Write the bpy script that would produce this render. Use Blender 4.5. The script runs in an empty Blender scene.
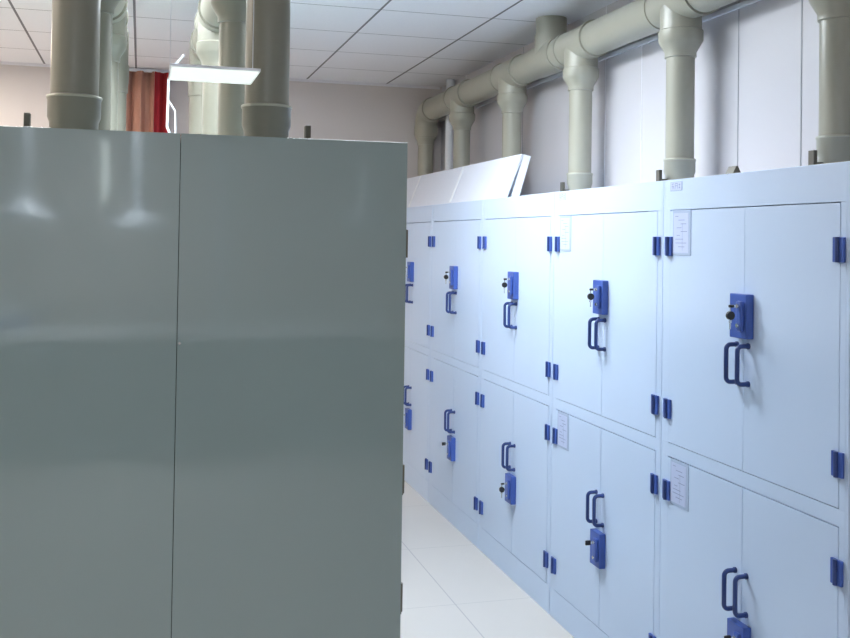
import bpy, bmesh, math, random
from mathutils import Vector, Matrix
random.seed(4)
S = bpy.context.scene
C = S.collection

# ---------------------------------------------------------------- camera
cam_d = bpy.data.cameras.new('camera'); cam = bpy.data.objects.new('camera', cam_d); C.objects.link(cam)
F, CY = 1004.2, 221.35
yaw, pitch, roll = math.radians(15.781), math.radians(1.0595), math.radians(0.8391)
fw = Vector((math.sin(yaw)*math.cos(pitch), math.cos(yaw)*math.cos(pitch), math.sin(pitch)))
r0 = Vector((math.cos(yaw), -math.sin(yaw), 0)); u0 = r0.cross(fw)
rr = r0*math.cos(roll)+u0*math.sin(roll); uu = u0*math.cos(roll)-r0*math.sin(roll)
m = Matrix((rr, uu, -fw)).transposed().to_4x4(); m.translation = Vector((0, 0, 1.5868))
cam.matrix_world = m
cam_d.sensor_width = 36; cam_d.lens = F/850*36; cam_d.shift_x = 0; cam_d.shift_y = -(319-CY)/850
cam_d.clip_start = .05
S.camera = cam

# ---------------------------------------------------------------- world, exposure
w = bpy.data.worlds.new('world'); S.world = w; w.use_nodes = True
w.node_tree.nodes['Background'].inputs[0].default_value = (.75, .8, .9, 1)
w.node_tree.nodes['Background'].inputs[1].default_value = .3
S.view_settings.view_transform = 'Standard'; S.view_settings.look = 'None'
S.view_settings.exposure = 0.0; S.view_settings.gamma = 1; S.view_settings.use_curve_mapping = False
LIGHT = 33.0          # strength of the cool ceiling panels
WARM = 22.0           # strength of the added warm fill panels in the ceiling

# ---------------------------------------------------------------- materials
def mat(name, col, rough=.5, spec=.5, metal=0, noise=0, nscale=30, coat=0, bump=0, ior=1.5):
    M = bpy.data.materials.new(name); M.use_nodes = True
    nt = M.node_tree; b = nt.nodes['Principled BSDF']
    b.inputs['Base Color'].default_value = (*col, 1); b.inputs['Roughness'].default_value = rough
    b.inputs['Metallic'].default_value = metal; b.inputs['Specular IOR Level'].default_value = spec
    b.inputs['Coat Weight'].default_value = coat; b.inputs['Coat Roughness'].default_value = .05
    b.inputs['IOR'].default_value = ior
    tc = nt.nodes.new('ShaderNodeTexCoord'); n = nt.nodes.new('ShaderNodeTexNoise')
    n.inputs['Scale'].default_value = nscale; n.inputs['Detail'].default_value = 4
    nt.links.new(tc.outputs['Object'], n.inputs['Vector'])
    mx = nt.nodes.new('ShaderNodeMix'); mx.data_type = 'RGBA'
    mx.inputs[6].default_value = (*[c*(1-noise) for c in col], 1)
    mx.inputs[7].default_value = (*[min(1, c*(1+noise)) for c in col], 1)
    nt.links.new(n.outputs['Fac'], mx.inputs[0]); nt.links.new(mx.outputs[2], b.inputs['Base Color'])
    if bump:
        bp = nt.nodes.new('ShaderNodeBump'); bp.inputs['Strength'].default_value = bump
        bp.inputs['Distance'].default_value = .002
        nt.links.new(n.outputs['Fac'], bp.inputs['Height']); nt.links.new(bp.outputs[0], b.inputs['Normal'])
    return M

def grid_mat(name, col, line, ox, oy, px, py, lw, rough, noise=.05, nscale=4, spec=.5, bump=0):
    """tiles: joints drawn where world x or y crosses the tile module"""
    M = mat(name, col, rough, spec, noise=noise, nscale=nscale, bump=bump)
    nt = M.node_tree; b = nt.nodes['Principled BSDF']
    g = nt.nodes.new('ShaderNodeNewGeometry'); sp = nt.nodes.new('ShaderNodeSeparateXYZ')
    nt.links.new(g.outputs['Position'], sp.inputs[0])
    def joint(axis, o, p, wd):
        a = nt.nodes.new('ShaderNodeMath'); a.operation = 'SUBTRACT'; a.inputs[1].default_value = o-p/2
        nt.links.new(sp.outputs[axis], a.inputs[0])
        f = nt.nodes.new('ShaderNodeMath'); f.operation = 'FLOORED_MODULO'; f.inputs[1].default_value = p
        nt.links.new(a.outputs[0], f.inputs[0])
        c = nt.nodes.new('ShaderNodeMath'); c.operation = 'COMPARE'
        c.inputs[1].default_value = p/2; c.inputs[2].default_value = wd/2
        nt.links.new(f.outputs[0], c.inputs[0]); return c
    a = joint(0, ox, px, lw); c = joint(1, oy, py, lw*.55)
    mxm = nt.nodes.new('ShaderNodeMath'); mxm.operation = 'MAXIMUM'
    nt.links.new(a.outputs[0], mxm.inputs[0]); nt.links.new(c.outputs[0], mxm.inputs[1])
    old = b.inputs['Base Color'].links[0].from_socket
    mx = nt.nodes.new('ShaderNodeMix'); mx.data_type = 'RGBA'
    nt.links.new(mxm.outputs[0], mx.inputs[0]); nt.links.new(old, mx.inputs[6])
    mx.inputs[7].default_value = (*line, 1); nt.links.new(mx.outputs[2], b.inputs['Base Color'])
    return M

def emis(name, col, st):
    M = bpy.data.materials.new(name); M.use_nodes = True
    b = M.node_tree.nodes['Principled BSDF']
    b.inputs['Base Color'].default_value = (*col, 1); b.inputs['Emission Color'].default_value = (*col, 1)
    b.inputs['Emission Strength'].default_value = st; return M

PP = mat('pale_blue_plastic', (.60, .725, .93), .32, noise=.015, nscale=3)
PPin = mat('pale_blue_plastic_inside', (.5, .62, .76), .5)
WHITE = mat('white_plastic', (.82, .86, .92), .35, noise=.01)
BOARD = mat('white_blue_board', (.70, .74, .84), .4, noise=.01)
BLUE = mat('blue_plastic', (.06, .12, .43), .35, noise=.05)
BLUED = mat('dark_blue_plastic', (.03, .06, .22), .35, noise=.05)
CHROME = mat('chrome', (.7, .7, .68), .25, metal=1)
BLACK = mat('black_plastic', (.012, .012, .014), .35)
SLEEVE = mat('document_sleeve_film', (.48, .58, .78), .15, noise=.03)
PAPER = mat('document_paper', (.54, .61, .83), .6)
INK = mat('printed_ink', (.24, .30, .50), .6)
PIPE = mat('grey_pvc', (.375, .365, .295), .33, noise=.04, nscale=6)
PIPE_SHADED = mat('shaded_grey_pvc', (.26, .252, .205), .33, noise=.05, nscale=6)  # same grey pvc, backlit shade of the island pipes put into its colour
JOINT = mat('pipe_joint_rim', (.47, .47, .38), .4)
LEVER = mat('damper_metal', (.13, .12, .095), .5, metal=.3)
ISL = mat('glossy_grey_green_panel', (.285, .365, .365), .06, spec=.75, noise=.03, nscale=1.2, coat=.5)
ISLD = mat('grey_green_door', (.17, .215, .215), .2)
CURT = mat('brown_curtain_cloth', (.50, .26, .19), .85, noise=.15, nscale=8)
CURTR = mat('red_curtain_cloth', (.42, .02, .03), .85, noise=.1, nscale=8)
BENCH = mat('bench_white', (.8, .82, .85), .4)
WCOL = mat('painted_wall_panel', (.60, .585, .61), .42, noise=.02, nscale=2)
BWALL = mat('painted_back_wall', (.68, .63, .61), .6, noise=.03, nscale=2)
LWALL = mat('painted_side_wall', (.66, .60, .56), .6, noise=.03, nscale=2)
SEAM = mat('wall_panel_seam', (.36, .37, .40), .5)
SEAMW = mat('wall_panel_seam_white', (.8, .8, .84), .4)
FLOOR = grid_mat('floor_tiles', (.66, .625, .58), (.50, .48, .46), 1.35, 4.2, .8, .8, .006, .22, noise=.03, nscale=3)
CEIL = grid_mat('ceiling_tiles', (.90, .91, .95), (.20, .20, .22), -.0545, 6.14, .6, .6, .013, .85, noise=.03, nscale=60, bump=.3)

# ---------------------------------------------------------------- mesh helpers
class MB:
    def __init__(s): s.bm = bmesh.new(); s.mats = []
    def mi(s, m):
        if m not in s.mats: s.mats.append(m)
        return s.mats.index(m)
    def box(s, x0, x1, y0, y1, z0, z1, m, bev=0):
        r = bmesh.ops.create_cube(s.bm, size=1)
        mt = Matrix.Translation(((x0+x1)/2, (y0+y1)/2, (z0+z1)/2)) @ Matrix.Diagonal((abs(x1-x0), abs(y1-y0), abs(z1-z0), 1))
        bmesh.ops.transform(s.bm, matrix=mt, verts=r['verts'])
        fs = {f for v in r['verts'] for f in v.link_faces}; i = s.mi(m)
        for f in fs: f.material_index = i
        if bev:
            es = list({e for v in r['verts'] for e in v.link_edges})
            q = bmesh.ops.bevel(s.bm, geom=es, offset=bev, segments=2, affect='EDGES', profile=.6)
            for f in q['faces']: f.material_index = i
        return s
    def tube(s, pts, r, m, n=24, cap=True):
        """pts: list of Vector; r: radius or list"""
        pts = [Vector(p) for p in pts]; i = s.mi(m); rings = []
        R = r if isinstance(r, (list, tuple)) else [r]*len(pts)
        t = (pts[1]-pts[0]).normalized(); up = Vector((0, 0, 1)) if abs(t.z) < .9 else Vector((1, 0, 0))
        a = t.cross(up).normalized()
        for k, p in enumerate(pts):
            if k == 0: t = pts[1]-pts[0]
            elif k == len(pts)-1: t = pts[-1]-pts[-2]
            else: t = (pts[k+1]-p).normalized()+(p-pts[k-1]).normalized()
            t.normalize(); a = (a-t*a.dot(t)).normalized(); b = t.cross(a)
            rings.append([s.bm.verts.new(p+(a*math.cos(2*math.pi*j/n)+b*math.sin(2*math.pi*j/n))*R[k]) for j in range(n)])
        for k in range(len(rings)-1):
            for j in range(n):
                f = s.bm.faces.new((rings[k][j], rings[k][(j+1) % n], rings[k+1][(j+1) % n], rings[k+1][j]))
                f.material_index = i; f.smooth = True
        if cap:
            for rg, fl in ((rings[0], 1), (rings[-1], 0)):
                f = s.bm.faces.new(rg[::-1] if fl else rg); f.material_index = i
        return s
    def lathe(s, x, y, prof, m, n=32):
        """prof: (radius, z) from low to high, around a vertical axis"""
        return s.tube([(x, y, z) for _, z in prof], [q for q, _ in prof], m, n)
    def prism(s, poly, y0, y1, m):
        """poly of (x,z) extruded along y"""
        i = s.mi(m); a = [s.bm.verts.new((p[0], y0, p[1])) for p in poly]; b = [s.bm.verts.new((p[0], y1, p[1])) for p in poly]
        fs = [s.bm.faces.new(a), s.bm.faces.new(b[::-1])]
        for k in range(len(poly)):
            l = (k+1) % len(poly); fs.append(s.bm.faces.new((a[l], a[k], b[k], b[l])))
        for f in fs: f.material_index = i
        return s
    def build(s, name, parent=None, loc=None):
        bmesh.ops.recalc_face_normals(s.bm, faces=s.bm.faces)
        me = bpy.data.meshes.new(name); s.bm.to_mesh(me); s.bm.free()
        for m in s.mats: me.materials.append(m)
        flags = [p.use_smooth for p in me.polygons]
        me.set_sharp_from_angle(angle=math.radians(32))
        me.polygons.foreach_set('use_smooth', flags)
        o = bpy.data.objects.new(name, me); C.objects.link(o)
        if parent: o.parent = parent
        if loc: o.location = loc
        return o

def tag(o, label, cat, group=None):
    o['label'] = label; o['category'] = cat
    if group: o['group'] = group
    return o
def thing(name, label, cat, loc=(0, 0, 0), rz=0, group=None):
    o = bpy.data.objects.new(name, None); C.objects.link(o); o.location = loc; o.rotation_euler.z = rz
    o.empty_display_size = .1
    return tag(o, label, cat, group)
def struct(o): o['kind'] = 'structure'; return o
def kids(o): return [c for c in bpy.data.objects if c.parent == o]
def copy_tree(o, parent=None):
    c = o.copy(); C.objects.link(c); c.parent = parent
    for ch in kids(o): copy_tree(ch, c)
    return c
def arc(p, a, b, r, n=10):
    """fillet corner p between unit directions a (incoming point side) and b"""
    p = Vector(p); a = Vector(a); b = Vector(b); c = p+a*r+b*r
    return [c-b*r*math.cos(t)-a*r*math.sin(t) for t in [math.pi/2*k/n for k in range(n+1)]]

# ---------------------------------------------------------------- the room
XW, YB, ZC, XL, YR = 2.18, 7.30, 2.7494, -2.6, -3.9
struct(MB().box(XL, XW, YR, YB, -.1, 0, FLOOR).build('floor'))
struct(MB().box(XL, XW, YR, YB, ZC, ZC+.1, CEIL).build('ceiling'))
struct(MB().box(XW, XW+.1, YR, YB, 0, ZC, WCOL).build('wall_right'))
struct(MB().box(XL-.1, XL, YR, YB, 0, ZC, LWALL).build('wall_left'))
struct(MB().box(XL-.1, XW+.1, YB, YB+.1, 0, ZC, BWALL).build('wall_back'))
struct(MB().box(XL-.1, XW+.1, YR-.1, YR, 0, ZC, LWALL).build('wall_rear'))
for k, (y, mm, wd) in enumerate(((2.97, SEAM, .005), (3.35, SEAM, .003), (4.12, SEAMW, .005), (4.49, SEAMW, .006), (5.6, SEAM, .004), (1.83, SEAM, .004), (6.7, SEAMW, .006))):
    struct(MB().box(XW-.002, XW, y-wd/2, y+wd/2, .0, ZC, mm).build('trim_%d' % (k+1)))
struct(MB().box(XW-.016, XW, YR, YB, 2.485, 2.503, SEAMW, .003).build('trim_8'))
struct(MB().box(XL, XW-.02, YB-.02, YB, ZC-.018, ZC, SEAMW).build('trim_9'))

# ceiling light panels (0.6 x 1.2 m, in the tile grid)
COOL_E = emis('led_cool', (.86, .93, 1.0), LIGHT); WARM_FILL_E = emis('warm_fill', (1.0, .89, .77), WARM)
def panel(x, y, e, label, L=1.2):
    t = thing('ceiling_light', label, 'ceiling light', (x, y, ZC-.03), 0, 'LED panels in the ceiling')
    f = MB()
    for a in ((-.3, .3, -L/2, -L/2+.02), (-.3, .3, L/2-.02, L/2), (-.3, -.28, -L/2, L/2), (.28, .3, -L/2, L/2)):
        f.box(*a, 0, .029, WHITE)
    f.build('frame', t); MB().box(-.28, .28, -L/2+.02, L/2-.02, .008, .02, e).build('diffuser', t)
    return t
panel(.8455, 3.98, COOL_E, 'white LED ceiling panel above the aisle beside the blue lockers')
panel(-.3545, 4.24, COOL_E, 'added white LED ceiling panel above the grey-green island')  # unseen panel added for more bounce on ceiling and back wall
panel(-1.5545, 3.14, WARM_FILL_E, 'added warm fill panel in the ceiling left of the grey-green island')  # unseen panel added to warm and brighten the left side
panel(-1.5545, 6.14, WARM_FILL_E, 'added warm fill panel in the ceiling near the far wall on the left')  # second unseen panel, added to warm the far left wall
panel(-.3545, -2.26, COOL_E, 'white LED ceiling panel over the bench behind the camera')

# ---------------------------------------------------------------- storage cabinets
CW, DC = .9352, -.012           # cabinet width, centre seam offset
Y1 = 2.1228
def cabinet(name, label, mats, depth, zones, w=CW, group=None, marked=False, HT=1.8):
    """front faces local -x (front plane x=0), body to x=depth, centred on y"""
    body, inner, door, hinge, handle = mats
    t = thing(name, label, 'storage cabinet', group=group)
    h = w/2-.0014; bv = .0015 if HT == 1.8 else .0004
    oy0, oy1 = -.4315, .4195           # opening (near edge, far edge)
    b = MB()
    b.box(0, depth, -h, -h+.012, 0, HT, body, bv).box(0, depth, h-.012, h, 0, HT, body, bv)
    b.box(.004, depth, -h+.012, h-.012, HT-.014, HT, body)
    b.box(depth-.012, depth, -h+.012, h-.012, 0, HT-.014, body)
    b.box(.02, depth-.012, -h+.012, h-.012, .105, .118, body).box(.02, depth-.012, -h+.012, h-.012, .895, .91, body)
    b.box(0, .012, -h+.012, h-.012, 1.699, HT, body, .001)     # header
    b.box(0, .012, -h+.012, h-.012, .880, .924, body, .001)     # middle rail
    b.box(0, .012, -h+.012, h-.012, 0, .120, body, .001)        # plinth
    for z0, z1 in ((.12, .88), (.924, 1.699)):
        b.box(0, .012, -h+.012, oy0, z0, z1, body); b.box(0, .012, oy1, h-.012, z0, z1, body)
    b.build('body', t)
    mid = DC
    for (z0, z1, up) in ((.924, 1.699, True), (.12, .88, False)):
        gap = .0006 if up else .0013
        hz = (1.5775, 1.037) if up else (.7675, .2235)
        for side in (-1, 1):
            ya, yb = (oy0+.0015, mid-gap) if side < 0 else (mid+gap, oy1-.0015)
            d = MB().box(-.001, .013, ya, yb, z0+.002, z1-.003, door, .0012).build('door', t)
            e = oy0 if side < 0 else oy1
            for z in hz:
                hg = MB().box(-.009, -.001, e-.021, e-.004, z-.032, z+.032, hinge, .002)
                hg.box(-.009, -.001, e+.004, e+.021, z-.032, z+.032, hinge, .002)
                hg.tube([(-.010, e, z-.032), (-.010, e, z+.032)], .0065, handle, 12)
                hg.build('hinge', d)
            # U handle
            zt, zb = (1.292, 1.182) if up else (.629, .518)
            yc = mid+side*.031
            if side < 0: yc = mid-.026
            x0 = -.001; xo = -.039
            pts = [(x0, yc, zt)]+arc((xo, yc, zt), (1, 0, 0), (0, 0, -1), .014, 6)+arc((xo, yc, zb), (0, 0, 1), (1, 0, 0), .014, 6)+[(x0, yc, zb)]
            hd = MB().tube(pts, .0068, handle, 12)
            for z in (zt, zb): hd.tube([(-.006, yc, z), (-.001, yc, z)], .009, handle, 12)
            hd.build('handle', d)
            if side > 0:
                la, lb = (1.314, 1.443) if up else (.361, .490)
                lc = mid-.006
                MB().box(-.026, -.001, lc-.044, lc+.042, la, lb, hinge, .003).build('lock_plate', d)
                MB().box(-.038, -.026, lc-.034, lc-.006, (la+lb)/2-.043, (la+lb)/2+.045, hinge, .006).build('lock_cover', d)
                for z in ((la+lb)/2+.030, (la+lb)/2-.026):
                    MB().tube([(-.043, lc-.020, z), (-.037, lc-.020, z)], .0062, CHROME, 16).build('lock_cylinder', d)
            if side > 0 and marked:
                s0 = oy1-.022
                sl = MB().box(-.0028, -.001, s0-.112, s0, z1-.150, z1-.002, SLEEVE)
                sl.box(-.0034, -.0028, s0-.098, s0-.006, z1-.142, z1-.012, PAPER)
                for k, (a, c) in enumerate(((.01, .03), (.03, .07), (.045, .08), (.02, .05), (.045, .085), (.02, .04), (.012, .06), (.012, .08), (.03, .07))):
                    zz = z1-.022-k*.0125
                    sl.box(-.0037, -.0034, s0-.006-c, s0-.006-a, zz-.0015, zz+.0005, INK)
                sl.box(-.0037, -.0034, s0-.062, s0-.0612, z1-.135, z1-.045, INK)
                sl.build('document_sleeve', d)
    if marked:
        p = MB().box(-.0012, 0, .345, .420, 1.762, 1.792, SLEEVE)
        p.box(-.0016, -.0012, .348, .417, 1.764, 1.790, PAPER)
        # two characters made of strokes
        for (a, bb, c, dd) in ((.395, .410, 1.784, 1.786), (.402, .404, 1.768, 1.784), (.395, .410, 1.775, 1.777), (.395, .397, 1.768, 1.775), (.372, .388, 1.785, 1.787), (.372, .374, 1.768, 1.787),
                               (.372, .388, 1.777, 1.779), (.386, .388, 1.768, 1.787), (.355, .366, 1.780, 1.782), (.359, .361, 1.768, 1.786), (.355, .366, 1.770, 1.772)):
            p.box(-.0018, -.0016, a, bb, c, dd, INK)
        p.build('name_plate', t)
    return t
blue = (PP, PPin, PP, BLUE, BLUED)
X0 = 1.704
places = ['nearest the camera with four hinge pairs and document sleeves', 'second in the wall row, under the second grey drop pipe', 'third in the wall row, where the slanted boards begin',
          'fourth in the wall row, between the slanted boards and floor', 'farthest of the wall row, half hidden by the grey-green island']
marked = cabinet('storage_cabinet', 'pale blue plastic cabinet '+places[0], blue, .45, 2, group='pale blue cabinets along the right wall', marked=True)
marked.location = (X0, Y1+CW*.5, 0)
plain = cabinet('storage_cabinet', 'pale blue plastic cabinet '+places[2], blue, .45, 2, group='pale blue cabinets along the right wall')
for k in range(5):
    if k == 0: o = marked
    elif k == 1: o = copy_tree(marked)
    elif k == 2: o = plain
    else: o = copy_tree(plain)
    o.location = (X0, Y1+CW*(k+.5), 0); o['label'] = 'pale blue plastic cabinet '+places[k]
MB().prism([(.15, 1.8005), (.20, 1.8005), (.178, 1.845), (.172, 1.845)], .30, .345, LEVER).build('bracket', marked)

# grey-green island: two rows back to back
isl = (ISL, ISLD, ISLD, LEVER, LEVER)
IX = .0777; IY = 2.194
names_r = ['end cabinet of the grey-green island, right half, next to the aisle', 'second of the right island row', 'third of the right island row', 'last of the right island row, towards the curtain']
names_l = ['end cabinet of the grey-green island, left half, at the left picture edge', 'second of the left island row', 'third of the left island row', 'last of the left island row, towards the curtain']
pr = cabinet('island_cabinet', '', isl, .4985, 2, group='grey-green cabinets of the island', HT=1.806)
e = MB()
for z in (1.36, .72): e.tube([(.494, CW/2-.0002, z), (.494, CW/2-.002, z)], .0028, CHROME, 10)
e.build('screw', pr)
for k in range(4):
    for row in (0, 1):
        o = pr if (k, row) == (0, 0) else copy_tree(pr)
        yy = IY+CW*(k+.5)
        if row == 0: o.location = (IX+.4992, yy, 0); o.rotation_euler.z = math.pi
        else: o.location = (IX-.4992, yy, 0); o.rotation_euler.z = 0
        nm = (names_r, names_l)[row][k]
        o['label'] = ('glossy ' if k == 0 else 'grey-green cabinet, ')+nm if k else 'glossy '+nm

# ---------------------------------------------------------------- keys in the locks
G = 'keys hanging in the blue cabinet locks'
wh = ['of the cabinet nearest the camera', 'of the second wall cabinet', 'of the third wall cabinet', 'of the fourth wall cabinet', 'of the farthest wall cabinet']
def key_hang():
    t = thing('key', '', 'key', group=G)
    MB().box(-.024, 0, -.0012, .0012, -.004, .004, CHROME, .0005).tube([(-.010, 0, .0), (-.024, 0, 0)], .0042, BLACK, 12).build('key_shaft', t)
    MB().tube([(-.020, -.0045, -.027), (-.020, .0045, -.027)], .0125, BLACK, 24).tube([(-.020, 0, -.014), (-.020, 0, -.003)], .0018, CHROME, 8).build('fob', t)
    MB().box(-.022, -.018, -.0015, .0015, -.066, -.040, CHROME, .0005).box(-.024, -.016, -.002, .002, -.048, -.040, CHROME, .0005).build('spare_key', t)
    return t
def key_plain():
    t = thing('key', '', 'key', group=G)
    MB().box(-.012, 0, -.0012, .0012, -.004, .004, CHROME, .0005).build('key_shaft', t)
    MB().box(-.030, -.009, -.004, .004, -.009, .009, BLACK, .003).build('key_head', t)
    return t
kh, kp = key_hang(), key_plain(); uh = up_ = 0
for k in range(5):
    for up in (True, False):
        hang = up or k == 2
        src = kh if hang else kp
        if hang: o = src if uh == 0 else copy_tree(src); uh += 1
        else: o = src if up_ == 0 else copy_tree(src); up_ += 1
        z = 1.3785+.030 if up else .4255+.030
        o.location = (X0-.043, Y1+CW*(k+.5)+DC-.026, z)
        o['label'] = ('key with round fob in upper lock ' if up else 'key with round fob in lower lock ' if hang else 'plain black key in lower lock ')+wh[k]

# ---------------------------------------------------------------- slanted boards on the far cabinets
yl = [4.60, 5.53, 6.45, 6.80]
ll = ['near one with the open dark wedge at its end', 'middle one between two seams', 'far one beside the grey-green island']
for k in range(3):
    t = thing('slanted_board', 'white slanted board on cabinet tops, '+ll[k], 'board', (0, (yl[k]+yl[k+1])/2, 1.8), 0, 'slanted white boards on the cabinets')
    h = (yl[k+1]-yl[k])/2-.0015
    MB().prism([(1.706, .0), (1.716, .0), (1.797, .212), (1.787, .215)], -h, h, BOARD).build('front_board', t)
    MB().prism([(1.738, .0), (1.776, .0), (1.836, .205), (1.799, .213)], -h, h, WHITE).build('rear_board', t)
    MB().prism([(1.7035, .006), (1.7065, .006), (1.787, .213), (1.784, .214)], h-.035, h, WHITE).build('edge_strip', t)

# ---------------------------------------------------------------- exhaust ducts
RP, RM = .0555, .080
def drop(t, x, y, zm, sx, m, jm, z0):
    """drop pipe from the main at zm to the cabinet top; lever points towards sx"""
    tee = MB().tube([(x, y-.165, zm), (x, y-.14, zm), (x, y-.139, zm), (x, y+.139, zm), (x, y+.14, zm), (x, y+.165, zm)], [RM+.009, RM+.009, RM+.004, RM+.004, RM+.009, RM+.009], m, 32)
    e = .045 if m is PIPE and y < 2.8 else 0
    tee.lathe(x, y, [(RP+.003, zm-.227-e), (RP+.006, zm-.225-e), (RP+.006, zm-.205-e), (RM+.003, zm-.168-e), (RM+.007, zm-.160-e), (RM+.007, zm-.122-e), (RM+.001, zm-.116-e), (RM+.001, zm-.02)], m)
    tee.build('tee_joint', t)
    MB().lathe(x, y, [(RP, z0+.01), (RP, zm-.21)], m).build('drop_pipe', t)
    MB().lathe(x, y, [(RP+.0005, z0), (RP+.001, 1.856), (RP+.006, 1.868), (RP+.006, 1.909), (RP+.0078, 1.912), (RP+.0078, 1.919), (RP+.001, 1.921)], m).build('collar', t)
    MB().lathe(x, y, [(RP+.0080, 1.9125), (RP+.0090, 1.9155), (RP+.0080, 1.9185)], jm).build('joint_rim', t)
    lr = .088 if sx < 0 and z0 < 1.805 else .104
    lv = MB().tube([(x+sx*(RP+.001), y, 1.828), (x+sx*lr, y, 1.828)], .012, LEVER, 12)
    lv.box(x+sx*(lr-.006), x+sx*(lr+.008), y-.013, y+.013, 1.8075, 1.874, LEVER, .002)
    lv.build('damper_lever', t)
def duct(name, label, x, ys, y_start, y_elbow, z_end, zm, sx, m, jm, r_end, y_up=()):
    t = thing(name, label, 'exhaust duct', (0, 0, 0))
    pts = [(x, y_start, zm)]+arc((x, y_elbow, zm), (0, -1, 0), (0, 0, -1), .11, 12)+[(x, y_elbow, zm-.20)]
    MB().tube(pts, RM, m, 32).build('main_pipe', t)
    e = MB()
    for yy in (y_elbow-.13, y_elbow-.11): pass
    e.tube([(x, y_elbow-.19, zm), (x, y_elbow-.115, zm)], RM+.007, m, 32)
    e.tube([(x, y_elbow-.115, zm)]+arc((x, y_elbow, zm), (0, -1, 0), (0, 0, -1), .11, 12)+[(x, y_elbow, zm-.12)], RM+.0035, m, 32)
    e.lathe(x, y_elbow, [(r_end+.006, zm-.25), (r_end+.006, zm-.22), (RM+.008, zm-.175), (RM+.008, zm-.115)], m)
    e.build('elbow', t)
    MB().lathe(x, y_elbow, [(r_end, z_end), (r_end, zm-.2)], m).build('end_pipe', t)
    for y in ys: drop(t, x, y, zm, sx, m, jm, 1.8008 if z_end < 1 else 1.8068)
    for y in y_up:
        MB().tube([(x, y-.14, zm), (x, y+.14, zm)], RM+.006, m, 32).lathe(x, y, [(RM+.004, zm), (RM+.006, ZC-.10), (RM+.006, ZC-.09)], m).build('tee_joint', t)
        MB().lathe(x, y, [(RM, zm+.05), (RM, ZC-.0005)], m).build('riser_pipe', t)
    return t
PX = 2.036
duct('exhaust_duct', 'grey-beige plastic exhaust duct with drop pipes along the right wall', PX, [Y1+CW*(k+.5)+.005 for k in range(5)], 1.7, 7.215, 0, 2.545, -1, PIPE, JOINT, .058, (4.84,))
IYD = 2.55
duct('exhaust_duct', 'shade-painted grey exhaust duct standing on the island, right row with the elbow by the curtain', .300, [IYD+.945*k for k in range(3)], 1.6, 5.20, 1.8068, 2.545, 1, PIPE_SHADED, JOINT, .078)
duct('exhaust_duct', 'shade-painted grey exhaust duct standing on the island, left row near the left wall', -.160, [IYD-.0+.945*k for k in range(3)], 1.6, 5.20, 1.8068, 2.545, -1, PIPE_SHADED, JOINT, .078)

tag(MB().tube([(2.135, 6.93, 0), (2.135, 6.93, ZC)], .032, WHITE, 20).build('wall_conduit'), 'pale vertical service pipe in the corner behind the far duct', 'pipe')

# ---------------------------------------------------------------- small pale glowing panel hung over the island
t = thing('hung_panel', 'small flat white glowing panel hanging in front of the island pipes', 'pendant light', (0, 0, 0))
MB().prism([(.044, 1.883), (.200, 1.883), (.200, 1.888), (.044, 1.888)], 1.80, 1.955, WHITE).build('panel_body', t)
MB().box(.046, .198, 1.803, 1.952, 1.8815, 1.883, emis('panel_glow', (.86, .96, .92), .8)).build('diffuser', t)
MB().tube([(.045, 1.89, 1.888), (.045, 1.89, ZC)], .0008, WHITE, 6).tube([(.195, 1.89, 1.888), (.195, 1.89, ZC)], .0008, WHITE, 6).build('suspension_wire', t)
cb = MB().tube([(0.189, 5.12, 2.489), (0.147, 5.12, 2.436), (0.117, 5.12, 2.36), (0.116, 5.12, 2.246), (0.114, 5.12, 2.127), (0.129, 5.12, 2.093), (0.135, 5.12, 2.038)], .0065, WHITE, 8)
cb.tube([(0.116, 5.12, 2.261), (0.126, 5.12, 2.246), (0.151, 5.12, 2.208), (0.155, 5.12, 2.099), (0.156, 5.12, 2.039)], .0045, WHITE, 8)
tag(cb.build('cable'), 'loose white cable dangling beside the island pipes', 'cable')

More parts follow.
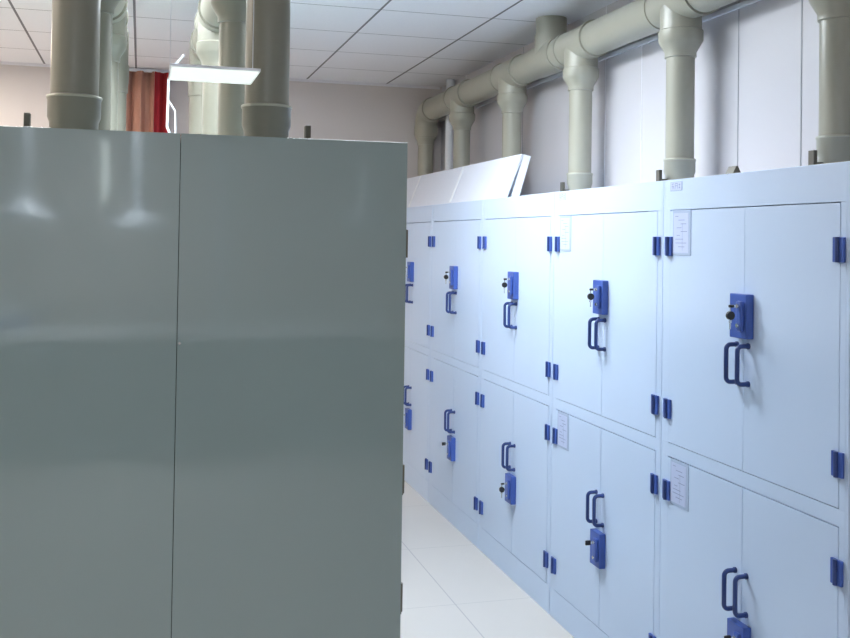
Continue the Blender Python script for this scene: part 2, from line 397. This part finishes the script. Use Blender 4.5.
# ---------------------------------------------------------------- curtain on the far wall
cur = thing('curtain', 'brown and red pleated curtain hanging on the far wall', 'curtain', (0, YB-.09, 0))
def cloth(x0, x1, m, ph):
    b = MB(); i = b.mi(m); n = 90; cols = []
    for k in range(n+1):
        x = x0+(x1-x0)*k/n
        y = .035*math.sin(x*62+ph)+.010*math.sin(x*151+1)
        cols.append([b.bm.verts.new((x, y*(.7+.3*q), z)) for q, z in ((0, 2.725), (.3, 2.5), (.7, 1.8), (1, .9))])
    for k in range(n):
        for j in range(3):
            f = b.bm.faces.new((cols[k][j], cols[k+1][j], cols[k+1][j+1], cols[k][j+1])); f.material_index = i; f.smooth = True
    o = b.build('curtain_cloth', cur)
    md = o.modifiers.new('s', 'SOLIDIFY'); md.thickness = .003
    return o
cloth(-.34, .068, CURT, 0); cloth(.070, .165, CURTR, 0)['label'] = 'red width of the curtain'
MB().tube([(-.50, 0, 2.732), (.10, 0, 2.732)], .012, WHITE, 12).build('curtain_rail', cur)

# ---------------------------------------------------------------- behind the camera: unseen things put in for the glossy island to mirror
b = thing('lab_bench', 'white laboratory bench along the rear wall, mirrored in the island', 'bench', (0, -3.3, 0))
MB().box(-1.9, 1.9, -.35, .35, .86, .90, BENCH, .003).build('worktop', b)
MB().box(-1.88, 1.88, -.33, .33, 0, .86, ISLD, .003).build('base_cabinet', b)
def hood(x, y, z, label):
    t = thing('extraction_hood', label, 'extraction hood', (x, y, z), 0, 'white extraction hoods over the bench')
    MB().lathe(0, 0, [(.185, 0), (.178, .03), (.10, .09), (.045, .13), (.040, .20)], WHITE).build('funnel', t)
    MB().lathe(0, 0, [(.036, .18), (.036, ZC-z)], WHITE).build('arm', t)
hood(-.02, -2.7, 1.64, 'white extraction hood mirrored in the island left of its seam')
hood(-.70, -2.3, 1.68, 'white extraction hood mirrored at the left picture edge')
hood(1.55, -2.7, 1.70, 'white extraction hood mirrored at the right edge of the island')
bx = MB()
for k in range(4): bx.box(-1.35+.01*k, -.72-.03*k, -3.45, -3.05, .9005+k*.045, .9005+k*.045+.042, (WHITE, BLUE, WHITE, WHITE)[k], .002)
tag(bx.build('box_stack'), 'white and blue flat box on the bench, mirrored at the left edge', 'box')
t = thing('added_strip', 'added thin upright glowing strip mirrored high on the island panel', 'glowing strip', (-.28, YR+.03, 1.85))  # unseen glowing strip, added so the island panel reflects an upright streak
MB().box(-.018, .018, -.028, 0, 0, .48, WHITE).build('housing', t); MB().box(-.016, .016, 0, .012, .005, .475, emis('streak_glow', (.86, .96, .93), 6)).build('tube', t)
tag(MB().tube([(.62, YR+.04, 0), (.62, YR+.04, ZC)], .03, WHITE, 16).build('wall_conduit'), 'added pale vertical pipe on the rear wall mirrored beside the island seam', 'pipe')  # unseen pipe added to give the island a faint mirrored streak
